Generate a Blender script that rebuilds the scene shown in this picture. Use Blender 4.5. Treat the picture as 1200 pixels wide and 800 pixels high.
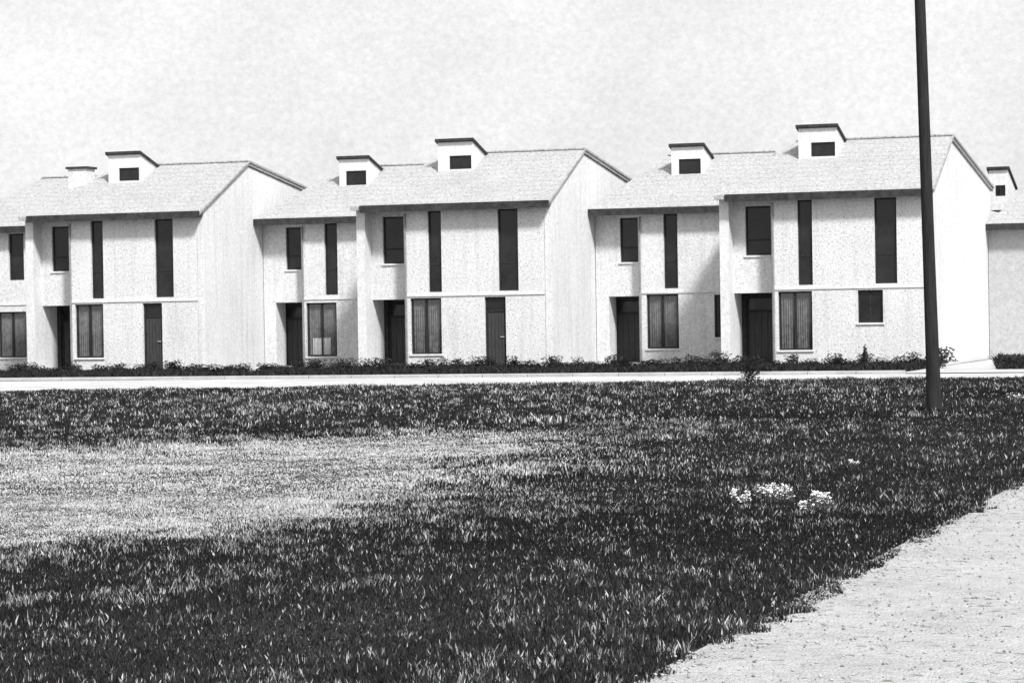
import bpy, bmesh, math, random
import numpy as np
from mathutils import Vector, Matrix

for o in list(bpy.data.objects):
    bpy.data.objects.remove(o)
S = bpy.context.scene
COL = S.collection
R = math.radians
rng = np.random.default_rng(7)
random.seed(7)

# ------------------------------------------------------------------ camera
a, pitch, roll = R(18.4), R(0.54), R(0.9)
cam = bpy.data.cameras.new('camera')
cam.sensor_width = 36
cam.lens = 36 * 3010 / 1200
cam.clip_start = 0.1
cam.clip_end = 3000
co = bpy.data.objects.new('camera', cam)
COL.objects.link(co)
CX, CY, EYE = 24.37, -73.25, 1.6
d = Vector((-math.sin(a) * math.cos(pitch), math.cos(a) * math.cos(pitch), -math.sin(pitch)))
r0 = Vector((math.cos(a), math.sin(a), 0))
u0 = r0.cross(d)
r1 = r0 * math.cos(roll) - u0 * math.sin(roll)
u1 = r0 * math.sin(roll) + u0 * math.cos(roll)
M4 = Matrix(((r1.x, u1.x, -d.x, CX), (r1.y, u1.y, -d.y, CY), (r1.z, u1.z, -d.z, EYE), (0, 0, 0, 1)))
co.matrix_world = M4
S.camera = co

# ------------------------------------------------------------------ light
SUN = Vector((0.56, -0.58, 0.82)).normalized()
elev = math.asin(SUN.z)
W = bpy.data.worlds.new('World')
S.world = W
W.use_nodes = True
nt = W.node_tree
nt.nodes.clear()
wout = nt.nodes.new('ShaderNodeOutputWorld')
bg = nt.nodes.new('ShaderNodeBackground')
sky = nt.nodes.new('ShaderNodeTexSky')
sky.sky_type = 'NISHITA'
sky.sun_disc = False
sky.sun_elevation = elev
sky.sun_rotation = math.atan2(SUN.x, SUN.y)
sky.air_density = 1.0
sky.dust_density = 3.0
bw = nt.nodes.new('ShaderNodeRGBToBW')
tc = nt.nodes.new('ShaderNodeTexCoord')
mp = nt.nodes.new('ShaderNodeMapping')
mp.inputs['Scale'].default_value = (1, 1, 1.25)
n1 = nt.nodes.new('ShaderNodeTexNoise')
n1.inputs['Scale'].default_value = 9
n1.inputs['Detail'].default_value = 9
n1.inputs['Roughness'].default_value = 0.62
rmp = nt.nodes.new('ShaderNodeMapRange')
rmp.inputs[1].default_value = 0.36
rmp.inputs[2].default_value = 0.62
rmp.inputs[3].default_value = 0.0
rmp.inputs[4].default_value = 1.0
n2 = nt.nodes.new('ShaderNodeTexNoise')          # fine ripple of the high thin cloud
n2.inputs['Scale'].default_value = 380
n2.inputs['Detail'].default_value = 6
n2.inputs['Roughness'].default_value = 0.75
r2 = nt.nodes.new('ShaderNodeMapRange')
r2.inputs[1].default_value = 0.3
r2.inputs[2].default_value = 0.7
r2.inputs[3].default_value = 0.84
r2.inputs[4].default_value = 1.12
mixc = nt.nodes.new('ShaderNodeMix')
mixc.data_type = 'FLOAT'
CLOUD, CLEAR = 6.1, 5.2                           # luminance of cloud and of the veil between, before strength
mixc.inputs[2].default_value = CLEAR
mixc.inputs[3].default_value = CLOUD
mul = nt.nodes.new('ShaderNodeMath')
mul.operation = 'MULTIPLY'
mix2 = nt.nodes.new('ShaderNodeMix')
mix2.data_type = 'FLOAT'
mix2.inputs[0].default_value = 0.75               # thin bright overcast over the clear sky
L = nt.links.new
L(tc.outputs['Generated'], mp.inputs[0])
L(mp.outputs[0], n1.inputs['Vector'])
L(mp.outputs[0], n2.inputs['Vector'])
L(n1.outputs[0], rmp.inputs[0])
L(n2.outputs[0], r2.inputs[0])
L(rmp.outputs[0], mixc.inputs[0])
L(mixc.outputs[0], mul.inputs[0])
L(r2.outputs[0], mul.inputs[1])
L(sky.outputs[0], bw.inputs[0])
L(bw.outputs[0], mix2.inputs[2])
L(mul.outputs[0], mix2.inputs[3])
L(mix2.outputs[0], bg.inputs[0])
bg.inputs[1].default_value = 0.1
L(bg.outputs[0], wout.inputs[0])

sl = bpy.data.lights.new('sun', 'SUN')
sl.energy = 3.0
sl.angle = R(8)
sl.color = (1, 1, 1)
so = bpy.data.objects.new('sun', sl)
so.rotation_euler = (-SUN).to_track_quat('-Z', 'Y').to_euler()
so.location = (40, -30, 40)
COL.objects.link(so)
S.view_settings.view_transform = 'Standard'
S.view_settings.look = 'None'
S.view_settings.exposure = 0.85
S.view_settings.gamma = 1

# ------------------------------------------------------------------ materials
def mat(name, lo, hi, scale=4.0, detail=6, rough=0.85, bump=0.0, bscale=None, speck=None, spec=0.3, stretch=None, big=None, streak=0):
    """grey procedural: noise between lo and hi, optional dark speckle (colour, scale, threshold), wide patches and relief"""
    m = bpy.data.materials.new(name)
    m.use_nodes = True
    t = m.node_tree
    b = t.nodes['Principled BSDF']
    b.inputs['Roughness'].default_value = rough
    b.inputs['Specular IOR Level'].default_value = spec
    geo = t.nodes.new('ShaderNodeNewGeometry')
    vec = geo.outputs['Position']
    if stretch:
        mm = t.nodes.new('ShaderNodeMapping')
        mm.inputs['Scale'].default_value = stretch
        t.links.new(vec, mm.inputs[0])
        vec = mm.outputs[0]
    n = t.nodes.new('ShaderNodeTexNoise')
    n.inputs['Scale'].default_value = scale
    n.inputs['Detail'].default_value = detail
    n.inputs['Roughness'].default_value = 0.65
    t.links.new(vec, n.inputs['Vector'])
    cr = t.nodes.new('ShaderNodeValToRGB')
    cr.color_ramp.elements[0].position = 0.32
    cr.color_ramp.elements[1].position = 0.68
    cr.color_ramp.elements[0].color = (lo, lo, lo, 1)
    cr.color_ramp.elements[1].color = (hi, hi, hi, 1)
    t.links.new(n.outputs[0], cr.inputs[0])
    outc = cr.outputs[0]
    if big:
        nb = t.nodes.new('ShaderNodeTexNoise')
        nb.inputs['Scale'].default_value = big[0]
        nb.inputs['Detail'].default_value = 4
        t.links.new(vec, nb.inputs['Vector'])
        rb = t.nodes.new('ShaderNodeMapRange')
        rb.inputs[1].default_value = 0.3
        rb.inputs[2].default_value = 0.7
        rb.inputs[3].default_value = big[1]
        rb.inputs[4].default_value = 1.0
        t.links.new(nb.outputs[0], rb.inputs[0])
        mx = t.nodes.new('ShaderNodeMix')
        mx.data_type = 'RGBA'
        mx.blend_type = 'MULTIPLY'
        mx.inputs[0].default_value = 1
        t.links.new(outc, mx.inputs[6])
        t.links.new(rb.outputs[0], mx.inputs[7])
        outc = mx.outputs[2]
    if streak:
        mm = t.nodes.new('ShaderNodeMapping')
        mm.inputs['Scale'].default_value = (3.2, 3.2, .22)
        t.links.new(geo.outputs['Position'], mm.inputs[0])
        nk = t.nodes.new('ShaderNodeTexNoise')
        nk.inputs['Scale'].default_value = 1.6
        nk.inputs['Detail'].default_value = 7
        t.links.new(mm.outputs[0], nk.inputs['Vector'])
        rk = t.nodes.new('ShaderNodeMapRange')
        rk.inputs[1].default_value = .5
        rk.inputs[2].default_value = .72
        rk.inputs[3].default_value = 1.0
        rk.inputs[4].default_value = 1 - streak
        t.links.new(nk.outputs[0], rk.inputs[0])
        mx = t.nodes.new('ShaderNodeMix')
        mx.data_type = 'RGBA'
        mx.blend_type = 'MULTIPLY'
        mx.inputs[0].default_value = 1
        t.links.new(outc, mx.inputs[6])
        t.links.new(rk.outputs[0], mx.inputs[7])
        outc = mx.outputs[2]
    if speck:
        ns = t.nodes.new('ShaderNodeTexNoise')
        ns.inputs['Scale'].default_value = speck[1]
        ns.inputs['Detail'].default_value = 2
        t.links.new(vec, ns.inputs['Vector'])
        rs = t.nodes.new('ShaderNodeMapRange')
        rs.inputs[1].default_value = speck[2]
        rs.inputs[2].default_value = speck[2] + 0.08
        t.links.new(ns.outputs[0], rs.inputs[0])
        mx = t.nodes.new('ShaderNodeMix')
        mx.data_type = 'RGBA'
        mx.inputs[7].default_value = (speck[0], speck[0], speck[0], 1)
        t.links.new(rs.outputs[0], mx.inputs[0])
        t.links.new(outc, mx.inputs[6])
        outc = mx.outputs[2]
    t.links.new(outc, b.inputs['Base Color'])
    if bump:
        nb = t.nodes.new('ShaderNodeTexNoise')
        nb.inputs['Scale'].default_value = bscale or scale * 4
        nb.inputs['Detail'].default_value = 4
        t.links.new(vec, nb.inputs['Vector'])
        bp = t.nodes.new('ShaderNodeBump')
        bp.inputs['Strength'].default_value = bump
        bp.inputs['Distance'].default_value = 0.05
        t.links.new(nb.outputs[0], bp.inputs['Height'])
        t.links.new(bp.outputs[0], b.inputs['Normal'])
    return m

M = {}
M['wall'] = mat('pebbledash render', 0.58, 0.84, 13.0, 10, 0.95, 0.6, 40, (0.26, 20.0, 0.61), 0.1, None, (0.6, 0.9), .12)
M['endwall'] = mat('white render', 0.62, 0.80, 9.0, 10, 0.95, 0.5, 40, (0.40, 22.0, 0.62), 0.1, None, (0.5, 0.9), .13)
M['roof'] = mat('pale roof tile', 0.31, 0.49, 10.0, 10, 0.9, 0.8, 16, (0.22, 14.0, 0.60), 0.1, None, (0.7, 0.9))
M['dark'] = mat('dark stained timber', 0.02, 0.055, 6.0, 5, 0.8, 0.2, spec=.15)
M['trim'] = mat('grey painted verge', 0.2, 0.4, 6.0, 5, 0.8)
M['frame'] = mat('dark window frame', 0.015, 0.03, 8.0, 3, 0.6, spec=.2)
M['pane'] = mat('dark window glass', 0.008, 0.02, 1.5, 3, 0.1, 0, None, None, 0.4)
M['sill'] = mat('pale sill', 0.55, 0.7, 5.0, 5, 0.9)
M['door'] = mat('stained door', 0.03, 0.06, 5.0, 6, 0.6, 0.15, None, None, 0.2, (6, 6, 0.6))  # dark tone also stands in for shade inside the porches
M['metal'] = mat('dull metal', 0.3, 0.4, 10.0, 3, 0.4)
M['curtain'] = mat('grey curtain cloth', 0.10, 0.24, 7.0, 5, 0.95)
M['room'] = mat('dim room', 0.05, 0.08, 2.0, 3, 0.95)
M['pipe'] = mat('downpipe paint', 0.18, 0.28, 6.0, 4, 0.6)
M['conc'] = mat('worn concrete', 0.40, 0.58, 1.2, 8, 0.95, 0.3, 20, (0.34, 5.0, 0.64), 0.1, None, (0.25, 0.85))
M['path'] = mat('pale gravelled path', 0.42, 0.60, 14.0, 10, 0.95, 0.8, 60, (0.22, 9.0, 0.63), 0.1, None, (1.6, 0.82))
M['porch'] = mat('porch wall in painted shade', 0.02, 0.05, 5.0, 6, 0.85, 0.2, spec=.15)  # near-black colour paints the recess shade onto the porch back wall
M['bed'] = mat('dry bed soil', 0.12, 0.24, 3.0, 8, 0.98, 0.6, 10, None, 0.1)
M['shadewall'] = mat('render in painted shade', 0.36, 0.48, 9.0, 9, 0.95, 0.4, 40, (0.3, 22.0, 0.62), 0.1)  # darker render for the far right house, its shade put into the colour
M['soil'] = mat('dark soil', 0.03, 0.07, 3.0, 8, 0.98, 0.6, 10, None, 0.1, None, (0.2, 0.6))
M['earth'] = mat('ground', 0.06, 0.11, 0.5, 8, 0.98)
M['pole'] = mat('tarred timber pole', 0.012, 0.035, 5.0, 6, 0.85, 0.3, None, None, 0.15, (8, 8, 0.4))
M['bark'] = mat('shrub stem', 0.05, 0.09, 10.0, 4, 0.9)

def courses(m, pitch_z):
    t = m.node_tree
    b = t.nodes['Principled BSDF']
    g = t.nodes.new('ShaderNodeNewGeometry')
    sp = t.nodes.new('ShaderNodeSeparateXYZ')
    t.links.new(g.outputs['Position'], sp.inputs[0])
    dv = t.nodes.new('ShaderNodeMath'); dv.operation = 'DIVIDE'; dv.inputs[1].default_value = pitch_z
    fr = t.nodes.new('ShaderNodeMath'); fr.operation = 'FRACT'
    t.links.new(sp.outputs[2], dv.inputs[0]); t.links.new(dv.outputs[0], fr.inputs[0])
    rr = t.nodes.new('ShaderNodeMapRange')
    rr.inputs[1].default_value = 0.0; rr.inputs[2].default_value = 0.25; rr.inputs[3].default_value = 0.84; rr.inputs[4].default_value = 1.0
    t.links.new(fr.outputs[0], rr.inputs[0])
    src = b.inputs['Base Color'].links[0].from_socket
    mx = t.nodes.new('ShaderNodeMix'); mx.data_type = 'RGBA'; mx.blend_type = 'MULTIPLY'; mx.inputs[0].default_value = 1
    t.links.new(src, mx.inputs[6]); t.links.new(rr.outputs[0], mx.inputs[7]); t.links.new(mx.outputs[2], b.inputs['Base Color'])
courses(M['roof'], .15)

def glass_mat():
    m = bpy.data.materials.new('clear window glass')
    m.use_nodes = True
    t = m.node_tree
    t.nodes.clear()
    o = t.nodes.new('ShaderNodeOutputMaterial')
    tr = t.nodes.new('ShaderNodeBsdfTransparent')
    tr.inputs[0].default_value = (0.92, 0.92, 0.92, 1)
    gl = t.nodes.new('ShaderNodeBsdfGlossy')
    gl.inputs['Roughness'].default_value = 0.03
    mx = t.nodes.new('ShaderNodeMixShader')
    mx.inputs[0].default_value = .06
    t.links.new(tr.outputs[0], mx.inputs[1])
    t.links.new(gl.outputs[0], mx.inputs[2])
    t.links.new(mx.outputs[0], o.inputs[0])
    return m
M['glass'] = glass_mat()

def leaf_mat(name, k=1.0, rough=0.8, transl=0.25):
    """grey of each blade or leaf comes from its own 'tone' attribute (its dryness)"""
    m = bpy.data.materials.new(name)
    m.use_nodes = True
    t = m.node_tree
    b = t.nodes['Principled BSDF']
    b.inputs['Roughness'].default_value = rough
    b.inputs['Specular IOR Level'].default_value = 0.15
    at = t.nodes.new('ShaderNodeAttribute')
    at.attribute_name = 'tone'
    t.links.new(at.outputs['Color'], b.inputs['Base Color'])
    tl = t.nodes.new('ShaderNodeBsdfTranslucent')
    t.links.new(at.outputs['Color'], tl.inputs[0])
    mx = t.nodes.new('ShaderNodeMixShader')
    mx.inputs[0].default_value = transl
    t.links.new(b.outputs[0], mx.inputs[1])
    t.links.new(tl.outputs[0], mx.inputs[2])
    t.links.new(mx.outputs[0], t.nodes['Material Output'].inputs[0])
    return m
M['grass'] = leaf_mat('grass blades')
M['leaf'] = leaf_mat('shrub leaves')
M['stone'] = leaf_mat('gravel', transl=0.0)

# ------------------------------------------------------------------ builders
def tag(o, label=None, cat=None, group=None, kind=None):
    if label: o['label'] = label
    if cat: o['category'] = cat
    if group: o['group'] = group
    if kind: o['kind'] = kind
    return o

def thing(name, loc, label, cat, group=None):
    o = bpy.data.objects.new(name, None)
    o.location = loc
    o.empty_display_size = 0.3
    COL.objects.link(o)
    return tag(o, label, cat, group)

def obj(name, bm, m, parent=None, bevel=0.0):
    bmesh.ops.recalc_face_normals(bm, faces=bm.faces[:])
    me = bpy.data.meshes.new(name)
    bm.to_mesh(me)
    bm.free()
    me.materials.append(M[m])
    o = bpy.data.objects.new(name, me)
    COL.objects.link(o)
    if parent: o.parent = parent
    if bevel:
        b = o.modifiers.new('bevel', 'BEVEL')
        b.width = bevel
        b.segments = 2
        b.limit_method = 'ANGLE'
    return o

def box(bm, x0, x1, y0, y1, z0, z1):
    v = [bm.verts.new(p) for p in ((x0,y0,z0),(x1,y0,z0),(x1,y1,z0),(x0,y1,z0),(x0,y0,z1),(x1,y0,z1),(x1,y1,z1),(x0,y1,z1))]
    for f in ((0,1,5,4),(1,2,6,5),(2,3,7,6),(3,0,4,7),(4,5,6,7),(3,2,1,0)):
        bm.faces.new([v[i] for i in f])

def bx(*r):
    bm = bmesh.new()
    box(bm, *r)
    return bm

def prism_x(bm, x0, x1, poly):
    """polygon in (y, z) pulled from x0 to x1"""
    A = [bm.verts.new((x0, y, z)) for y, z in poly]
    B = [bm.verts.new((x1, y, z)) for y, z in poly]
    n = len(poly)
    bm.faces.new(A[::-1])
    bm.faces.new(B)
    for i in range(n):
        j = (i + 1) % n
        bm.faces.new((A[i], A[j], B[j], B[i]))

def sheet(bm, x0, x1, z0, z1, y, ops, depth):
    """front wall face with openings (x0,x1,z0,z1) whose reveals run back by depth"""
    xs = sorted({x0, x1, *[v for o in ops for v in o[:2]]})
    zs = sorted({z0, z1, *[v for o in ops for v in o[2:]]})
    xs = [v for v in xs if x0 <= v <= x1]
    zs = [v for v in zs if z0 <= v <= z1]
    V = {}
    def vert(x, yy, z):
        k = (round(x, 4), round(yy, 4), round(z, 4))
        if k not in V: V[k] = bm.verts.new(k)
        return V[k]
    for i in range(len(xs) - 1):
        for j in range(len(zs) - 1):
            mx, mz = (xs[i] + xs[i+1]) / 2, (zs[j] + zs[j+1]) / 2
            if any(o[0] < mx < o[1] and o[2] < mz < o[3] for o in ops): continue
            bm.faces.new((vert(xs[i],y,zs[j]), vert(xs[i+1],y,zs[j]), vert(xs[i+1],y,zs[j+1]), vert(xs[i],y,zs[j+1])))
    for o in ops:
        p = [(o[0],o[2]),(o[1],o[2]),(o[1],o[3]),(o[0],o[3])]
        for k in range(4):
            q, s = p[k], p[(k+1) % 4]
            try: bm.faces.new((vert(q[0],y,q[1]), vert(s[0],y,s[1]), vert(s[0],y+depth,s[1]), vert(q[0],y+depth,q[1])))
            except ValueError: pass

def frame_bm(x0, x1, z0, z1, y, w=0.05, t=0.06, bars=(), mull=()):
    bm = bmesh.new()
    box(bm, x0, x0+w, y, y+t, z0, z1)
    box(bm, x1-w, x1, y, y+t, z0, z1)
    box(bm, x0+w, x1-w, y, y+t, z0, z0+w)
    box(bm, x0+w, x1-w, y, y+t, z1-w, z1)
    for b in bars: box(bm, x0+w, x1-w, y+.004, y+t-.004, b-w/2, b+w/2)
    for c in mull: box(bm, c-w/2, c+w/2, y+.008, y+t-.008, z0+w, z1-w)
    return bm

def window(h, x0, x1, z0, z1, y, bars=(), mull=(), curtain=False, sill=True):
    f = obj('window', frame_bm(x0, x1, z0, z1, y+.09, bars=bars, mull=mull), 'frame', h)
    obj('pane', bx(x0+.03, x1-.03, y+.115, y+.125, z0+.03, z1-.03), 'glass' if curtain else 'pane', f)
    if curtain:
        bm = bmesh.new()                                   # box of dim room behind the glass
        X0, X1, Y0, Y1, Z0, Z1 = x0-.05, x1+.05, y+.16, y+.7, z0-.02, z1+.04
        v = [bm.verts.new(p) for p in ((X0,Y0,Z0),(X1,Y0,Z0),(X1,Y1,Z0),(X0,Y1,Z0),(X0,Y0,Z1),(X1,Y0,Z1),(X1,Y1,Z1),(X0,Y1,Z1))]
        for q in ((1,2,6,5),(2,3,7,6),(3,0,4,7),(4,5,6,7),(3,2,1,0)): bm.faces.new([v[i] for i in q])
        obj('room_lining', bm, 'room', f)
        wd = x1 - x0
        for (ca, cb) in ((x0+.02, x0+wd*.40), (x0+wd*.52, x1-.12)):
            bm = bmesh.new()
            n = 18
            lo = [bm.verts.new((ca+(cb-ca)*i/n, y+.17+.02*math.sin(i*1.9)+.01*random.random(), z0)) for i in range(n+1)]
            hi = [bm.verts.new((ca+(cb-ca)*i/n, y+.17+.02*math.sin(i*1.9), z1)) for i in range(n+1)]
            for i in range(n): bm.faces.new((lo[i], lo[i+1], hi[i+1], hi[i]))
            obj('curtain', bm, 'curtain', f)
    if sill:
        obj('sill', bx(x0-.04, x1+.04, y-.045, y+.09, z0-.055, z0-.003), 'sill', f, .006)
    return f

def door(h, x0, x1, z1, y, label=None):
    fr = obj('door', frame_bm(x0, x1, 0.02, z1, y+.08, w=.06, t=.07, bars=(z1-.42,)), 'frame', h)
    obj('door_leaf', bx(x0+.06, x1-.06, y+.11, y+.14, .05, z1-.445), 'door', fr)
    obj('pane', bx(x0+.05, x1-.05, y+.112, y+.122, z1-.395, z1-.05), 'pane', fr)
    b = bmesh.new()
    nb = 5
    w = (x1 - x0 - .12) / nb
    for i in range(nb): box(b, x0+.06+i*w+.012, x0+.06+(i+1)*w-.012, y+.096, y+.112, .09, z1-.48)
    obj('board', b, 'door', fr)
    obj('handle', bx(x1-.2, x1-.08, y+.06, y+.08, 1.0, 1.03), 'metal', fr)
    return fr

def dormer(h, x0, x1, yf, zt, zb, wx0, wx1, wz0, wz1):
    bm = bmesh.new()
    sheet(bm, x0, x1, zb, zt, yf, [(wx0, wx1, wz0, wz1)], .1)
    back = yf + 1.9
    zr = zt - .55
    for x in (x0, x1):
        v = [bm.verts.new(p) for p in ((x,yf,zb),(x,yf,zt),(x,back,zr),(x,back,zb))]
        bm.faces.new(v)
    v = [bm.verts.new(p) for p in ((x0,back,zb),(x1,back,zb),(x1,back,zr),(x0,back,zr))]
    bm.faces.new(v)
    d = obj('dormer', bm, 'endwall', h)
    bm = bmesh.new()
    s = .55 / 1.9
    prism_x(bm, x0-.06, x1+.06, [(yf-.1, zt+.1*s), (yf-.1, zt+.1*s+.085), (back+.1, zr-.1*s+.075), (back+.1, zr-.1*s)])
    obj('dormer_roof', bm, 'dark', d)
    obj('window', frame_bm(wx0, wx1, wz0, wz1, yf+.03, w=.04, mull=((wx0+wx1)/2,)), 'frame', d)
    obj('pane', bx(wx0+.02, wx1-.02, yf+.055, yf+.065, wz0+.02, wz1-.02), 'pane', d)
    return d

def house(label, ox, oy, xl, xr, xb, fin, eave, rise, depth_r, rear_y, ridge_in, bay, porch, ops_up, w1, lower, door_x, dorm, name='terrace_house', ends=True, porch_x0=None, zoff=0.0, hip_right=False):
    """xl..xr plan width, front at y=0 of the house; xb right edge of the recessed bay"""
    h = thing(name, (ox, oy, 0), label, 'house', 'terrace houses')
    OV = .40
    SL = rise / (depth_r + OV)
    z0 = eave
    under = lambda y: z0 - .15 + (y + OV) * SL
    xi = xl + (.28 if fin else 0)
    # main front wall
    bm = bmesh.new()
    ops = [(o[0], o[1], o[2], o[3]) for o in ops_up] + [(o[0], o[1], o[2], o[3]) for o in lower]
    if door_x: ops.append((door_x[0], door_x[1], 0.0, 2.22))
    sheet(bm, xb, xr - (.22 if ends else 0), 0, under(0) - .01, 0, ops, .16)
    # return of the bay and porch
    v = [bm.verts.new(p) for p in ((xb,0,0),(xb,porch,0),(xb,porch,2.2),(xb,0,2.2))]
    bm.faces.new(v)
    v = [bm.verts.new(p) for p in ((xb,0,2.2),(xb,bay,2.2),(xb,bay,under(0)-.01),(xb,0,under(0)-.01))]
    bm.faces.new(v)
    obj('front_wall', bm, 'wall', h)
    # recessed bay over the porch
    bm = bmesh.new()
    sheet(bm, xi, xb, 2.2, under(bay) - .02, bay, [w1], .16)
    px0 = porch_x0 if porch_x0 is not None else xi
    if px0 > xi:
        sheet(bm, xi, px0, 0, 2.2, bay, [], .1)
        v = [bm.verts.new(p) for p in ((px0,bay,0),(px0,porch,0),(px0,porch,2.2),(px0,bay,2.2))]
        bm.faces.new(v)
    v = [bm.verts.new(p) for p in ((px0,bay,2.2),(xb,bay,2.2),(xb,porch,2.2),(px0,porch,2.2))]
    bm.faces.new(v)
    obj('bay_wall', bm, 'wall', h)
    pd0, pd1 = xb - 1.12, xb - .04
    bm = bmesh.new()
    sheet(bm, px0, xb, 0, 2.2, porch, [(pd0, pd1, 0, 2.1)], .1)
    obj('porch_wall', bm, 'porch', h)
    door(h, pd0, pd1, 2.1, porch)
    obj('doorstep', bx(pd0 - .25, xb - .02, bay * .3, porch - .005, 0, .12), 'conc', h, .01)
    # windows
    for o in ops_up: window(h, *o, 0, bars=(o[2] + .85,), sill=False)
    window(h, *w1, bay, bars=(w1[2] + .45,), sill=True)
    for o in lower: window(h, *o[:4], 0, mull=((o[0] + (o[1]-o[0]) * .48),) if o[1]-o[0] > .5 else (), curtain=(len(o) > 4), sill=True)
    if door_x: door(h, door_x[0], door_x[1], 2.22, 0)
    # side walls, party fin
    if fin:
        bm = bmesh.new()
        prism_x(bm, xl, xi, [(-.04, 0), (-.04, under(-.04) - .01), (.5, under(.5) - .01), (rear_y - .2, under(.5) - .01), (rear_y - .2, 0)])
        obj('party_wall', bm, 'endwall', h)
    zr = z0 + rise
    zrear = zr - .137 * (rear_y - depth_r)
    if ends:
        bm = bmesh.new()
        prism_x(bm, xr - .22, xr, [(-.02, 0), (-.02, under(-.02) - .01), (depth_r, zr - .17), (rear_y - .2, zrear - .12), (rear_y - .2, 0)])
        obj('gable_wall', bm, 'endwall', h)
        bm = bmesh.new()
        q = [(-OV - .02, z0 - .02), (depth_r, zr + .02), (rear_y, zrear + .02)]
        prism_x(bm, xr + .065, xr + .10, [(q[0][0], q[0][1]), (q[0][0], q[0][1] - .065), (q[1][0], q[1][1] - .065), (q[1][0], q[1][1])])
        prism_x(bm, xr + .065, xr + .10, [(q[1][0] + .002, q[1][1]), (q[1][0] + .002, q[1][1] - .065), (q[2][0], q[2][1] - .065), (q[2][0], q[2][1])])
        obj('bargeboard', bm, 'trim', h)
    bm = bmesh.new()
    v = [bm.verts.new(p) for p in ((xi, rear_y-.25, 0), (xr-.25, rear_y-.25, 0), (xr-.25, rear_y-.25, zrear-.2), (xi, rear_y-.25, under(.5)-.05))]
    bm.faces.new(v)
    obj('back_wall', bm, 'wall', h)
    # roof with hipped left end
    xe0, xe1 = xl - .06, xr + (.06 if ends else .0)
    t = .13
    top = [(xe0, -OV, z0), (xe1, -OV, z0), (xe1, depth_r, zr), (xl + ridge_in, depth_r, zr), (xe1, rear_y, zrear), (xe0, rear_y, min(zrear, z0 + .35))]
    if hip_right:
        top[2] = (xr - 1.4, depth_r, zr)
        top[4] = (xe1, rear_y, zrear)
    bm = bmesh.new()
    T = [bm.verts.new(p) for p in top]
    Bt = [bm.verts.new((p[0], p[1], p[2] - t)) for p in top]
    faces = [(0,1,2,3), (3,2,4,5), (0,3,5)]
    edges = [(0,1), (1,2), (2,4), (4,5), (5,0)]
    if hip_right:
        faces = [(0,1,2,3), (3,2,4,5), (0,3,5), (1,4,2)]
        edges = [(0,1), (1,4), (4,5), (5,0)]
    for f in faces:
        bm.faces.new([T[i] for i in f])
        bm.faces.new([Bt[i] for i in f[::-1]])
    for i, j in edges: bm.faces.new((T[i], T[j], Bt[j], Bt[i]))
    rf = obj('roof', bm, 'roof', h)
    bm = bmesh.new()
    hx = xr - 1.4 if hip_right else xe1
    box(bm, xl + ridge_in, hx, depth_r - .09, depth_r + .09, zr - .02, zr + .045)
    obj('ridge_tile', bm, 'roof', rf, .02)
    obj('fascia', bx(xi - .02, xr + (.045 if ends else -.06), -OV - .035, -OV - .003, z0 - .20, z0 + .015), 'dark', h)
    obj('soffit', bx(xi, xr - .02 if ends else xr - .07, -OV, -.045, z0 - .17, z0 - .145), 'dark', h)
    obj('string_course', bx(xb + .02, xr - .24 if ends else xr - .05, -.03, -.004, 2.27, 2.33), 'sill', h)
    obj('downpipe', bx(xb + .03, xb + .085, -.07, -.01, .05, z0 - .25), 'pipe', h, .015)
    if dorm: dormer(h, *dorm)
    return h

P = 11.41
# ---- three forward houses
def forward(label, k, short_window=False):
    return house(label, k * P, 0, -4.95, 1.31, -3.42, True, 5.05, 1.75, 3.4, 12.0, 1.6, .5, 1.45,
          [(-2.64, -2.21, 2.40, 4.86), (-.40, .24, 2.40, 4.86)],
          (-4.30, -3.45, 3.30, 4.74),
          [(-3.24, -2.24, .52, 2.22, 1)] + ([(-.91, -.18, 1.28, 2.22)] if short_window else []),
          None if short_window else (-.85, -.18),
          (-3.0, -1.85, 2.0, 7.06, 5.7, -2.62, -1.9, 6.22, 6.64))
hA = forward('forward white house on the left with a small vent box left of its dormer', -1)
hC = forward('middle forward white house with a tall dark ground floor door and no roof vent', 0)
hE = forward('forward white house next to the tall pole with a short square ground floor window', 1, True)
v = obj('roof_vent', bx(-4.42, -3.76, 1.9, 2.5, 5.6, 6.66), 'wall', hA)
obj('vent_cap', bx(-4.48, -3.70, 1.84, 2.56, 6.66, 6.73), 'dark', v)

# ---- set back houses between them
def setback(label, k, lw, narrow, w1=(2.14, 2.79, 3.27, 4.66), s1=(3.63, 4.08, 2.42, 4.75), y=4.2, xr=6.46, dx=0, eave=4.92, dorm=True, hip_right=False):
    return house(label, k * P + dx, y, 1.33, xr, 2.81, False, eave, 1.85, 3.4, 8.0, 1.6, .3, 1.1,
          [s1], w1, [lw] + ([(5.22, 5.42, .88, 2.2)] if narrow else []), None,
          (3.42, 4.47, 1.9, 6.92 + eave - 4.92, 5.5, 3.66, 4.38, 6.06 + eave - 4.92, 6.54 + eave - 4.92) if dorm else None, ends=False, porch_x0=1.75, hip_right=hip_right)
setback('set back white house on the far left cut by the picture edge', -2, (3.0, 4.08, .5, 2.05, 1), False, s1=(3.45, 4.03, 3.12, 4.7), dorm=False, hip_right=True)
hB = setback('set back white house left of centre with a white half curtain in its wide window', -1, (2.95, 4.02, .42, 2.17, 1), False)
bm = bmesh.new()
lo_ = [bm.verts.new((3.12 + .62 * i / 20, .135 + .012 * math.sin(i * 1.7), .48)) for i in range(21)]
hi_ = [bm.verts.new((3.12 + .62 * i / 20, .135 + .012 * math.sin(i * 1.7), 1.02 + .01 * math.sin(i * 1.7))) for i in range(21)]
for i in range(20): bm.faces.new((lo_[i], lo_[i+1], hi_[i+1], hi_[i]))
obj('half_curtain', bm, 'endwall', hB)
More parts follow.
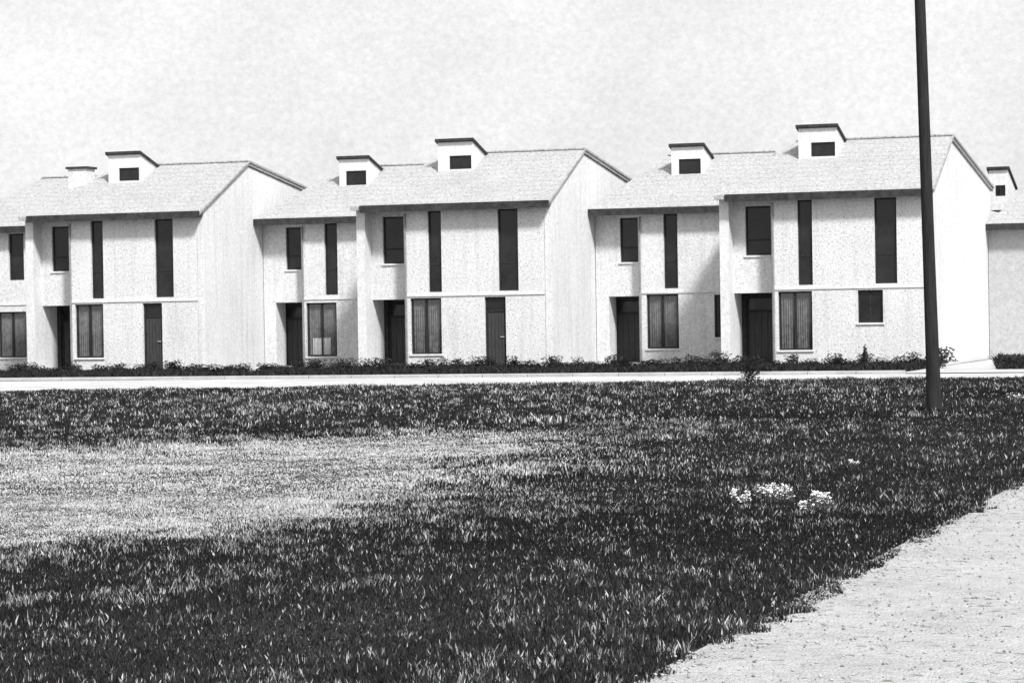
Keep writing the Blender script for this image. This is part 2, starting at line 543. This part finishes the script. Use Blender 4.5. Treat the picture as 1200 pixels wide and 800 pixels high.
hD = setback('set back white house right of centre with a narrow slit window by its right end', 0, (3.05, 4.08, .55, 2.24, 1), True)
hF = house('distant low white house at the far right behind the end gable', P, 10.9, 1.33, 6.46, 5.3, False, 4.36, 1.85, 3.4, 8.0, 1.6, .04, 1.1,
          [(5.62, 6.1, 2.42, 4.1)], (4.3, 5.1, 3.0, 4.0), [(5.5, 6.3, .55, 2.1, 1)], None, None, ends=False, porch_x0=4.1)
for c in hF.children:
    if c.name.startswith('bay_wall'): c.data.materials[0] = M['shadewall']
dormer(hF, 1.12, 1.75, 1.9, 6.22, 4.9, 1.33, 1.66, 5.36, 5.72)

# ------------------------------------------------------------------ ground
def poly(name, pts, z, m, kind='structure', thick=0):
    bm = bmesh.new()
    f = bm.faces.new([bm.verts.new((x, y, z)) for x, y in pts])
    if thick:
        g = bmesh.ops.extrude_face_region(bm, geom=[f])
        bmesh.ops.translate(bm, verts=[e for e in g['geom'] if isinstance(e, bmesh.types.BMVert)], vec=(0, 0, -thick))
    o = obj(name, bm, m)
    return tag(o, kind=kind)
poly('ground', [(-900, -300), (900, -300), (900, 1500), (-900, 1500)], -.012, 'earth')
LAWN_EDGE = lambda x: -18.6 + .27 * (x + 5.3)            # far edge of the lawn along the road
poly('road', [(-45, -8.6), (-45, LAWN_EDGE(-45)), (60, LAWN_EDGE(60)), (60, -7.3)][::-1] if False else [(-45, -37), (16, -13.3), (60, -13.3), (60, -7.4), (-45, -8.6)], 0.0, 'conc')
poly('planting_bed', [(-45, -8.4), (12.9, -7.5), (12.9, 4.1), (-45, 4.1)], .004, 'bed')
poly('forecourt', [(12.9, -7.35), (30, -7.35), (30, 10.8), (12.9, 10.8)], .008, 'conc')
poly('lawn_soil', [(-30, -34), (16.8, -13.6), (30, -13.6), (30, -90), (-30, -90)], .004, 'soil')
poly('path', [(21.35, -95), (24.6, -95), (24.6, -14.5), (21.35, -14.5)], .014, 'path')
bm = bmesh.new()
for i in range(34):
    x = -30 + i * 1.27
    if x > 12.6: break
    box(bm, x, x + 1.255, -7.62 - .2, -7.62 - .05, -.05, .085)
for i in range(1):
    pass
tag(obj('kerb', bm, 'conc', None, .012), kind='structure')

# ------------------------------------------------------------------ grass
def vnoise(x, y, s, seed):
    """smooth value noise 0..1"""
    g = np.random.default_rng(seed).random((256, 256))
    X, Y = x / s, y / s
    i, j = np.floor(X).astype(int), np.floor(Y).astype(int)
    fx, fy = X - i, Y - j
    fx, fy = fx * fx * (3 - 2 * fx), fy * fy * (3 - 2 * fy)
    G = lambda p, q: g[p % 256, q % 256]
    return (G(i,j)*(1-fx)+G(i+1,j)*fx)*(1-fy) + (G(i,j+1)*(1-fx)+G(i+1,j+1)*fx)*fy

def blades(name, x, y, h, w, tone, m='grass', lean=.6, z=0.0, label=None, cat=None):
    n = len(x)
    ang = rng.random(n) * 2 * np.pi
    la = rng.random(n) * 2 * np.pi
    lz = lean * rng.random(n) * h
    V = np.zeros((n, 4, 3), np.float32)
    cx_, sx_ = np.cos(ang) * w / 2, np.sin(ang) * w / 2
    V[:,0] = np.stack([x - cx_, y - sx_, np.full(n, z)], 1)
    V[:,1] = np.stack([x + cx_, y + sx_, np.full(n, z)], 1)
    mx_, my_ = x + np.cos(la) * lz * .35, y + np.sin(la) * lz * .35
    V[:,2] = np.stack([mx_ + cx_ * .7, my_ + sx_ * .7, z + h * .6], 1)
    V[:,3] = np.stack([x + np.cos(la) * lz, y + np.sin(la) * lz, z + h], 1)
    idx = np.arange(n, dtype=np.int32)[:, None] * 4
    F = np.concatenate([idx + 0, idx + 1, idx + 2, idx + 0, idx + 2, idx + 3], 1).reshape(-1)
    me = bpy.data.meshes.new(name)
    me.vertices.add(n * 4)
    me.vertices.foreach_set('co', V.reshape(-1))
    me.loops.add(len(F))
    me.loops.foreach_set('vertex_index', F)
    nf = n * 2
    me.polygons.add(nf)
    me.polygons.foreach_set('loop_start', np.arange(nf, dtype=np.int32) * 3)
    me.update(calc_edges=True)
    at = me.attributes.new('tone', 'FLOAT_COLOR', 'POINT')
    t4 = np.ones((n, 4, 4), np.float32)
    t4[:, :, :3] = np.asarray(tone, np.float32)[:, None, None]
    at.data.foreach_set('color', t4.reshape(-1))
    me.materials.append(M[m])
    o = bpy.data.objects.new(name, me)
    COL.objects.link(o)
    tag(o, label, cat, None, 'stuff')
    return o

def in_view(x, y, pad):
    dx, dy = x - CX, y - CY
    dep = -math.sin(a) * dx + math.cos(a) * dy
    lat = math.cos(a) * dx + math.sin(a) * dy
    return (np.abs(lat) < dep * .2 + pad) & (dep > 8.5), dep

# dry pale patch: two long edges in plan, ragged
def patch_edge(x, y):
    xm = np.interp(y, [-60, -56.3, -53.5, -51, -48.4, -44.5, -41.2, -38], [13.5, 14.7, 15.7, 15.45, 15.2, 14.3, 13.3, 12])
    return np.minimum(np.minimum(-45.75 + (x - 8.56) * .93 - y, y + 56.5 - (x - 14.66) * 2.56), (xm - x) * 1.5)

def patch(x, y):
    n = (vnoise(x, y, 1.7, 3) - .5) * 3.4 + (vnoise(x, y, .5, 4) - .5) * 3.4
    return 1 / (1 + np.exp(-(patch_edge(x, y) + .75 + n) * 1.5))

def lawn(n, dlo, dhi, hmean, wmean):
    xs, ys = [], []
    got = 0
    while got < n:
        x = rng.uniform(-14, 30, 400000)
        y = rng.uniform(-66, -10, 400000)
        iv, dep = in_view(x, y, 3.0)
        edge = 21.42 + .22 * (vnoise(x, y, .22, 11) - .5) + .22 * (vnoise(x, y, 1.1, 12) - .5)
        edge = np.where(y < -60, edge, edge)
        ok = iv & (dep > dlo) & (dep <= dhi) & (y < LAWN_EDGE(x) + .5 * (vnoise(x, y, .8, 13) - .5)) & (x < edge) & (y < -13.4)
        clump = vnoise(x, y, .35, 21) * .6 + vnoise(x, y, 1.3, 22) * .4
        ok &= rng.random(len(x)) < .35 + .65 * clump
        xs.append(x[ok]); ys.append(y[ok])
        got += ok.sum()
    x, y = np.concatenate(xs)[:n], np.concatenate(ys)[:n]
    sc = .07 if dhi < 25 else .12
    c1 = vnoise(x, y, sc, 31) * .55 + vnoise(x, y, .3, 35) * .45
    c2 = vnoise(x, y, 1.6, 32)
    c3 = vnoise(x, y, 5.0, 33)
    pt = patch(x, y)
    tuft = np.clip(vnoise(x, y, .5, 36) - .76, 0, 1) * 3
    h = hmean * (.45 + .7 * rng.random(len(x))) * (.4 + 1.0 * c1) * (.6 + .7 * c2) * (1 - .62 * pt) * (1 + tuft)
    w = wmean * (.5 + 1.0 * rng.random(len(x)))
    halo = np.clip(1 + patch_edge(x, y) / 7.0, 0, 1)          # drier towards the bare patch
    left = np.clip((19 - x) / 7, 0, 1)
    base = .007 + .045 * rng.random(len(x)) * (.3 + c1) * (.3 + 1.2 * c3)
    dryp = .03 + 2.6 * np.clip(c1 - .56, 0, 1) * (.12 + 1.5 * c2 * (.36 + .75 * left)) + .22 * halo * c2
    dry = rng.random(len(x)) < dryp
    tone = np.where(dry, .10 + .62 * rng.random(len(x)) ** 1.2, base)
    pale = rng.random(len(x)) < pt * (.66 + .5 * c1) * (.72 + .4 * vnoise(x, y, .9, 41))
    tone = np.where(pale, .42 + .40 * rng.random(len(x)), tone)
    keep = rng.random(len(x)) > pt * .12
    x, y, h, w, tone = x[keep], y[keep], h[keep], w[keep], tone[keep]
    return x, y, h, w, tone
for (n, d0, d1, hh, ww) in ((640000, 8.5, 24, .045, .0085), (380000, 24, 38, .058, .0135), (290000, 38, 75, .078, .025)):
    x, y, h, w, t = lawn(n, d0, d1, hh, ww)
    blades('grass', x, y, h, w, t)

# white flower clumps and stray white flecks
def flower_clump(loc, n, sx, sy, hz, label):
    t = thing('flower_clump', (loc[0], loc[1], 0), label, 'flowers', 'white clumps in the lawn')
    r = np.random.default_rng(int(abs(loc[0] * 997)))
    cen = [(r.uniform(-1.5, 1.5) * sx, r.uniform(-1.2, 1.2) * sy, r.uniform(.5, 1.1)) for _ in range(7)]
    bm = bmesh.new()
    st = bmesh.new()
    for _ in range(n):
        q0 = cen[r.integers(len(cen))]
        x, y = q0[0] + r.normal(0, sx * .32), q0[1] + r.normal(0, sy * .4)
        z = hz * (.3 + .75 * r.random()) * q0[2]
        s = .006 + .010 * r.random() ** 2
        nb = 6
        tilt = Vector((r.normal(0, .5), r.normal(0, .5) - .5, 1)).normalized()
        e1 = tilt.orthogonal().normalized()
        e2 = tilt.cross(e1)
        c = bm.verts.new((x, y, z - .004))
        ring = [bm.verts.new(Vector((x, y, z)) + (e1 * math.cos(k * math.tau / nb) + e2 * math.sin(k * math.tau / nb)) * s * (1 if k % 2 else .7)) for k in range(nb)]
        for k in range(nb): bm.faces.new((c, ring[k], ring[(k + 1) % nb]))
        q = [st.verts.new(p) for p in ((x - .003, y, 0), (x + .003, y, 0), (x + .002, y, z - .005), (x - .002, y, z - .005))]
        st.faces.new(q)
    obj('blossom', bm, 'endwall', t)['kind'] = 'stuff'
    obj('stem', st, 'bark', t)['kind'] = 'stuff'
for loc, n, sx, sy, hz, lab in (
    ((19.60, -52.0), 330, .10, .10, .24, 'larger ragged white clump in the dark grass, left of its rounder neighbour'),
    ((19.38, -52.2), 120, .05, .06, .20, 'small white clump at the left end of the white clumps in the lawn'),
    ((20.14, -52.9), 300, .06, .10, .25, 'rounded white clump in the dark grass near the pale path edge'),
    ((19.33, -47.0), 30, .03, .04, .16, 'small lone white clump in the grass below the tall pole'),
    ((18.55, -28.3), 60, .12, .10, .25, 'white clump in the far grass right of the tall pole')):
    flower_clump(loc, int(n * 1.8), sx, sy, hz * .62, lab)

# ------------------------------------------------------------------ planting along the houses
n = 16000
x, y = rng.uniform(13.8, 22, n), rng.uniform(-4.2, 3, n)
ok = (x > 14.45 - .135 * y) & (vnoise(x, y, .8, 61) > .25)
x, y = x[ok], y[ok]
blades('ground_cover', x, y, (.12 + .2 * rng.random(len(x))) * (.4 + vnoise(x, y, .9, 62)), .05 + .06 * rng.random(len(x)), .012 + .03 * rng.random(len(x)), 'leaf', 1.0)
n = 9000
x, y = rng.uniform(21.3, 24.4, n), rng.uniform(-64, -42, n)
x = np.where(rng.random(n) < .25, 21.35 + np.abs(rng.normal(0, .12, n)), x)
r_ = .003 + .008 * rng.random(n) ** 2
oc = np.array([(1,0,0),(0,1,0),(-1,0,0),(0,-1,0),(0,0,.8),(0,0,-.6)], np.float32)
th = rng.random(n) * 6.28
V = np.zeros((n, 6, 3), np.float32)
ax, ay = 1 + .5 * rng.random(n), .7 + .4 * rng.random(n)
V[:, :, 0] = x[:, None] + r_[:, None] * (oc[:, 0] * (ax * np.cos(th))[:, None] - oc[:, 1] * (ay * np.sin(th))[:, None])
V[:, :, 1] = y[:, None] + r_[:, None] * (oc[:, 0] * (ax * np.sin(th))[:, None] + oc[:, 1] * (ay * np.cos(th))[:, None])
V[:, :, 2] = .016 + r_[:, None] * (.3 + oc[:, 2])
of = np.array([(0,1,4),(1,2,4),(2,3,4),(3,0,4),(1,0,5),(2,1,5),(3,2,5),(0,3,5)], np.int32)
F = (np.arange(n, dtype=np.int32)[:, None, None] * 6 + of[None]).reshape(-1)
me = bpy.data.meshes.new('gravel')
me.vertices.add(n * 6); me.vertices.foreach_set('co', V.reshape(-1))
me.loops.add(len(F)); me.loops.foreach_set('vertex_index', F)
me.polygons.add(n * 8); me.polygons.foreach_set('loop_start', np.arange(n * 8, dtype=np.int32) * 3)
me.update(calc_edges=True)
tn = np.ones((n, 6, 4), np.float32); tn[:, :, :3] = (.15 + .35 * rng.random(n))[:, None, None]
me.attributes.new('tone', 'FLOAT_COLOR', 'POINT').data.foreach_set('color', tn.reshape(-1))
me.materials.append(M['stone'])
o = bpy.data.objects.new('gravel', me); COL.objects.link(o); tag(o, kind='stuff')
n = 60000
x = rng.uniform(-24, 12.85, n)
y = rng.uniform(-7.6, -.05, n)
den = vnoise(x, y, .9, 51)
xf = x + .5 * y
gap = (xf > -10.15) & (xf < -8.3) | (xf > -.8) & (xf < -.5) | (xf > 9.4) & (xf < 9.75)
ok = (rng.random(n) < np.where(gap, .16, .95)) & (den > .18)
x, y = x[ok], y[ok]
h = (.08 + .15 * rng.random(len(x))) * (.5 + .8 * vnoise(x, y, .7, 52))
blades('ground_cover', x, y, h, .05 + .06 * rng.random(len(x)), .012 + .03 * rng.random(len(x)), 'leaf', 1.0)

def shrub_mesh(seed, n, pointed=False):
    r = np.random.default_rng(seed)
    u = r.normal(0, 1, (n, 3))
    u /= np.linalg.norm(u, axis=1)[:, None]
    lob = 1 + .28 * np.sin(u[:, 0] * 5 + seed) * np.cos(u[:, 1] * 4 + seed * 2) + .2 * np.sin(u[:, 2] * 7 + seed)
    rad = (r.random(n) ** .45) * lob
    p = u * rad[:, None] * .5
    p[:, 2] = np.clip(p[:, 2] + .5, .04, 1.1)
    if pointed:
        k = np.clip(1.15 - p[:, 2], .08, 1)
        p[:, 0] *= k; p[:, 1] *= k
    verts, faces = [], []
    for q in p:
        s = .05 + .05 * r.random()
        e1 = Vector(r.normal(0, 1, 3)).normalized()
        e2 = e1.orthogonal().normalized()
        c = Vector(q)
        b = len(verts)
        verts += [c - e1 * s, c + e2 * s * .45, c + e1 * s, c - e2 * s * .45]
        faces.append((b, b + 1, b + 2, b + 3))
    me = bpy.data.meshes.new('foliage')
    me.from_pydata([tuple(v) for v in verts], [], faces)
    at = me.attributes.new('tone', 'FLOAT_COLOR', 'POINT')
    tt = np.repeat(.015 + .035 * r.random(n), 4)
    cc = np.ones((len(verts), 4), np.float32)
    cc[:, :3] = tt[:, None]
    at.data.foreach_set('color', cc.reshape(-1))
    me.materials.append(M['leaf'])
    return me
SHM = [shrub_mesh(s, 420) for s in (1, 2, 3, 4)] + [shrub_mesh(9, 300, True)]
def stem_mesh():
    bm = bmesh.new()
    for k in range(4):
        q = k * math.tau / 4 + .4
        b = Vector((math.cos(q) * .03, math.sin(q) * .03, 0))
        t = Vector((math.cos(q) * .2, math.sin(q) * .2, .55))
        vs = [[bm.verts.new(c + Vector((math.cos(i * math.tau / 5), math.sin(i * math.tau / 5), 0)) * rr) for i in range(5)] for c, rr in ((b, .022), (t, .01))]
        for i in range(5): bm.faces.new((vs[0][i], vs[0][(i+1) % 5], vs[1][(i+1) % 5], vs[1][i]))
    me = bpy.data.meshes.new('stem')
    bm.to_mesh(me)
    bm.free()
    me.materials.append(M['bark'])
    return me
STM = stem_mesh()
def shrub(x, y, w, h, label, v=None, group='dark shrubs along the house fronts'):
    t = thing('shrub', (x, y, 0), label, 'shrub', group)
    t.rotation_euler.z = random.random() * 6.28
    t.scale = (w, w, h)
    for nm, me in (('foliage', SHM[random.randrange(4) if v is None else v]), ('stem', STM)):
        c = bpy.data.objects.new(nm, me)
        COL.objects.link(c)
        c.parent = t
ORD = ['first', 'second', 'third', 'fourth', 'fifth', 'sixth', 'seventh', 'eighth', 'ninth', 'tenth', 'eleventh', 'twelfth', 'thirteenth', 'fourteenth']
SECT = {}
def shrub_label(x, w, h):
    """says which by its look, the wall it stands before, then its turn along that wall"""
    for lim, t in ((-16.4, 'the cut off far left house'), (-13.2, "the left house's porch and wide window"), (-10.1, "the left house's tall door"), (-4.95, 'the house with the half curtain'), (-2, "the middle house's porch and wide window"),
                   (1.3, "the middle house's tall door"), (6.5, 'the house with the slit window'), (9.9, "the pole side house's porch and wide window"), (99, 'the short square window')):
        if x < lim:
            SECT[t] = SECT.get(t, 0) + 1
            look = 'low' if h < .33 else 'upright' if h > .9 * w * .75 else 'spreading'
            return f"{ORD[SECT[t] - 1]} shrub from the left, {look}, before {t}"
xx = -22.0
while xx < 12.5:
    gapp = -10.5 < xx < -8.4
    yy = random.uniform(-1.3, -.5)
    if not gapp or random.random() < .35:
        s = random.uniform(.45, .8)
        hh_ = random.uniform(.26, .46)
        shrub(xx, yy, s, hh_, shrub_label(xx, s, hh_))
    xx += random.uniform(.34, .62)
for (sx, sy, w, h, lab, v) in (
    (7.15, -3.2, .62, .62, 'taller dark bush left of the shadowed porch of the house by the pole', None),
    (6.75, -3.4, .6, .42, 'lower bush touching the left side of the taller bush by the slit window', None),
    (11.62, -18.6, .42, .62, 'upright dark bush at the far lawn edge, seen against the pale road', None),
    (10.95, -1.4, .38, .66, 'pointed dark shrub under the short square window', 4),
    (13.12, -2.0, .85, .60, 'round dark bush behind the foot of the tall pole', None),
    (-8.3, -3.4, .8, .35, 'spreading dark shrub before the first white gable wall', None),
    (-.5, -.9, .72, .42, 'dark bush at the tall door of the middle forward house', None),
    (15.3, -3.2, .75, .36, 'low bush at the far right beside the pale forecourt', None),
    (16.0, -3.4, .7, .55, 'taller bush at the right edge of the picture', None)):
    shrub(sx, sy, w, h, lab, v)

# ------------------------------------------------------------------ pole
pt = thing('utility_pole', (17.85, -32.47, 0), 'tall dark leaning pole standing in the lawn', 'pole')
bm = bmesh.new()
rings = []
prof = [(0, .125), (.9, .108), (2.5, .098), (5.0, .090), (7.0, .085), (9.2, .080)]
for z, rr in prof:
    cxp = -.021 * z
    rings.append([bm.verts.new((cxp + math.cos(i * math.tau / 20) * rr, math.sin(i * math.tau / 20) * rr, z)) for i in range(20)])
for q in range(len(rings) - 1):
    for i in range(20): bm.faces.new((rings[q][i], rings[q][(i+1) % 20], rings[q+1][(i+1) % 20], rings[q+1][i]))
bm.faces.new(rings[-1])
o = obj('shaft', bm, 'pole', pt)
for p in o.data.polygons: p.use_smooth = True
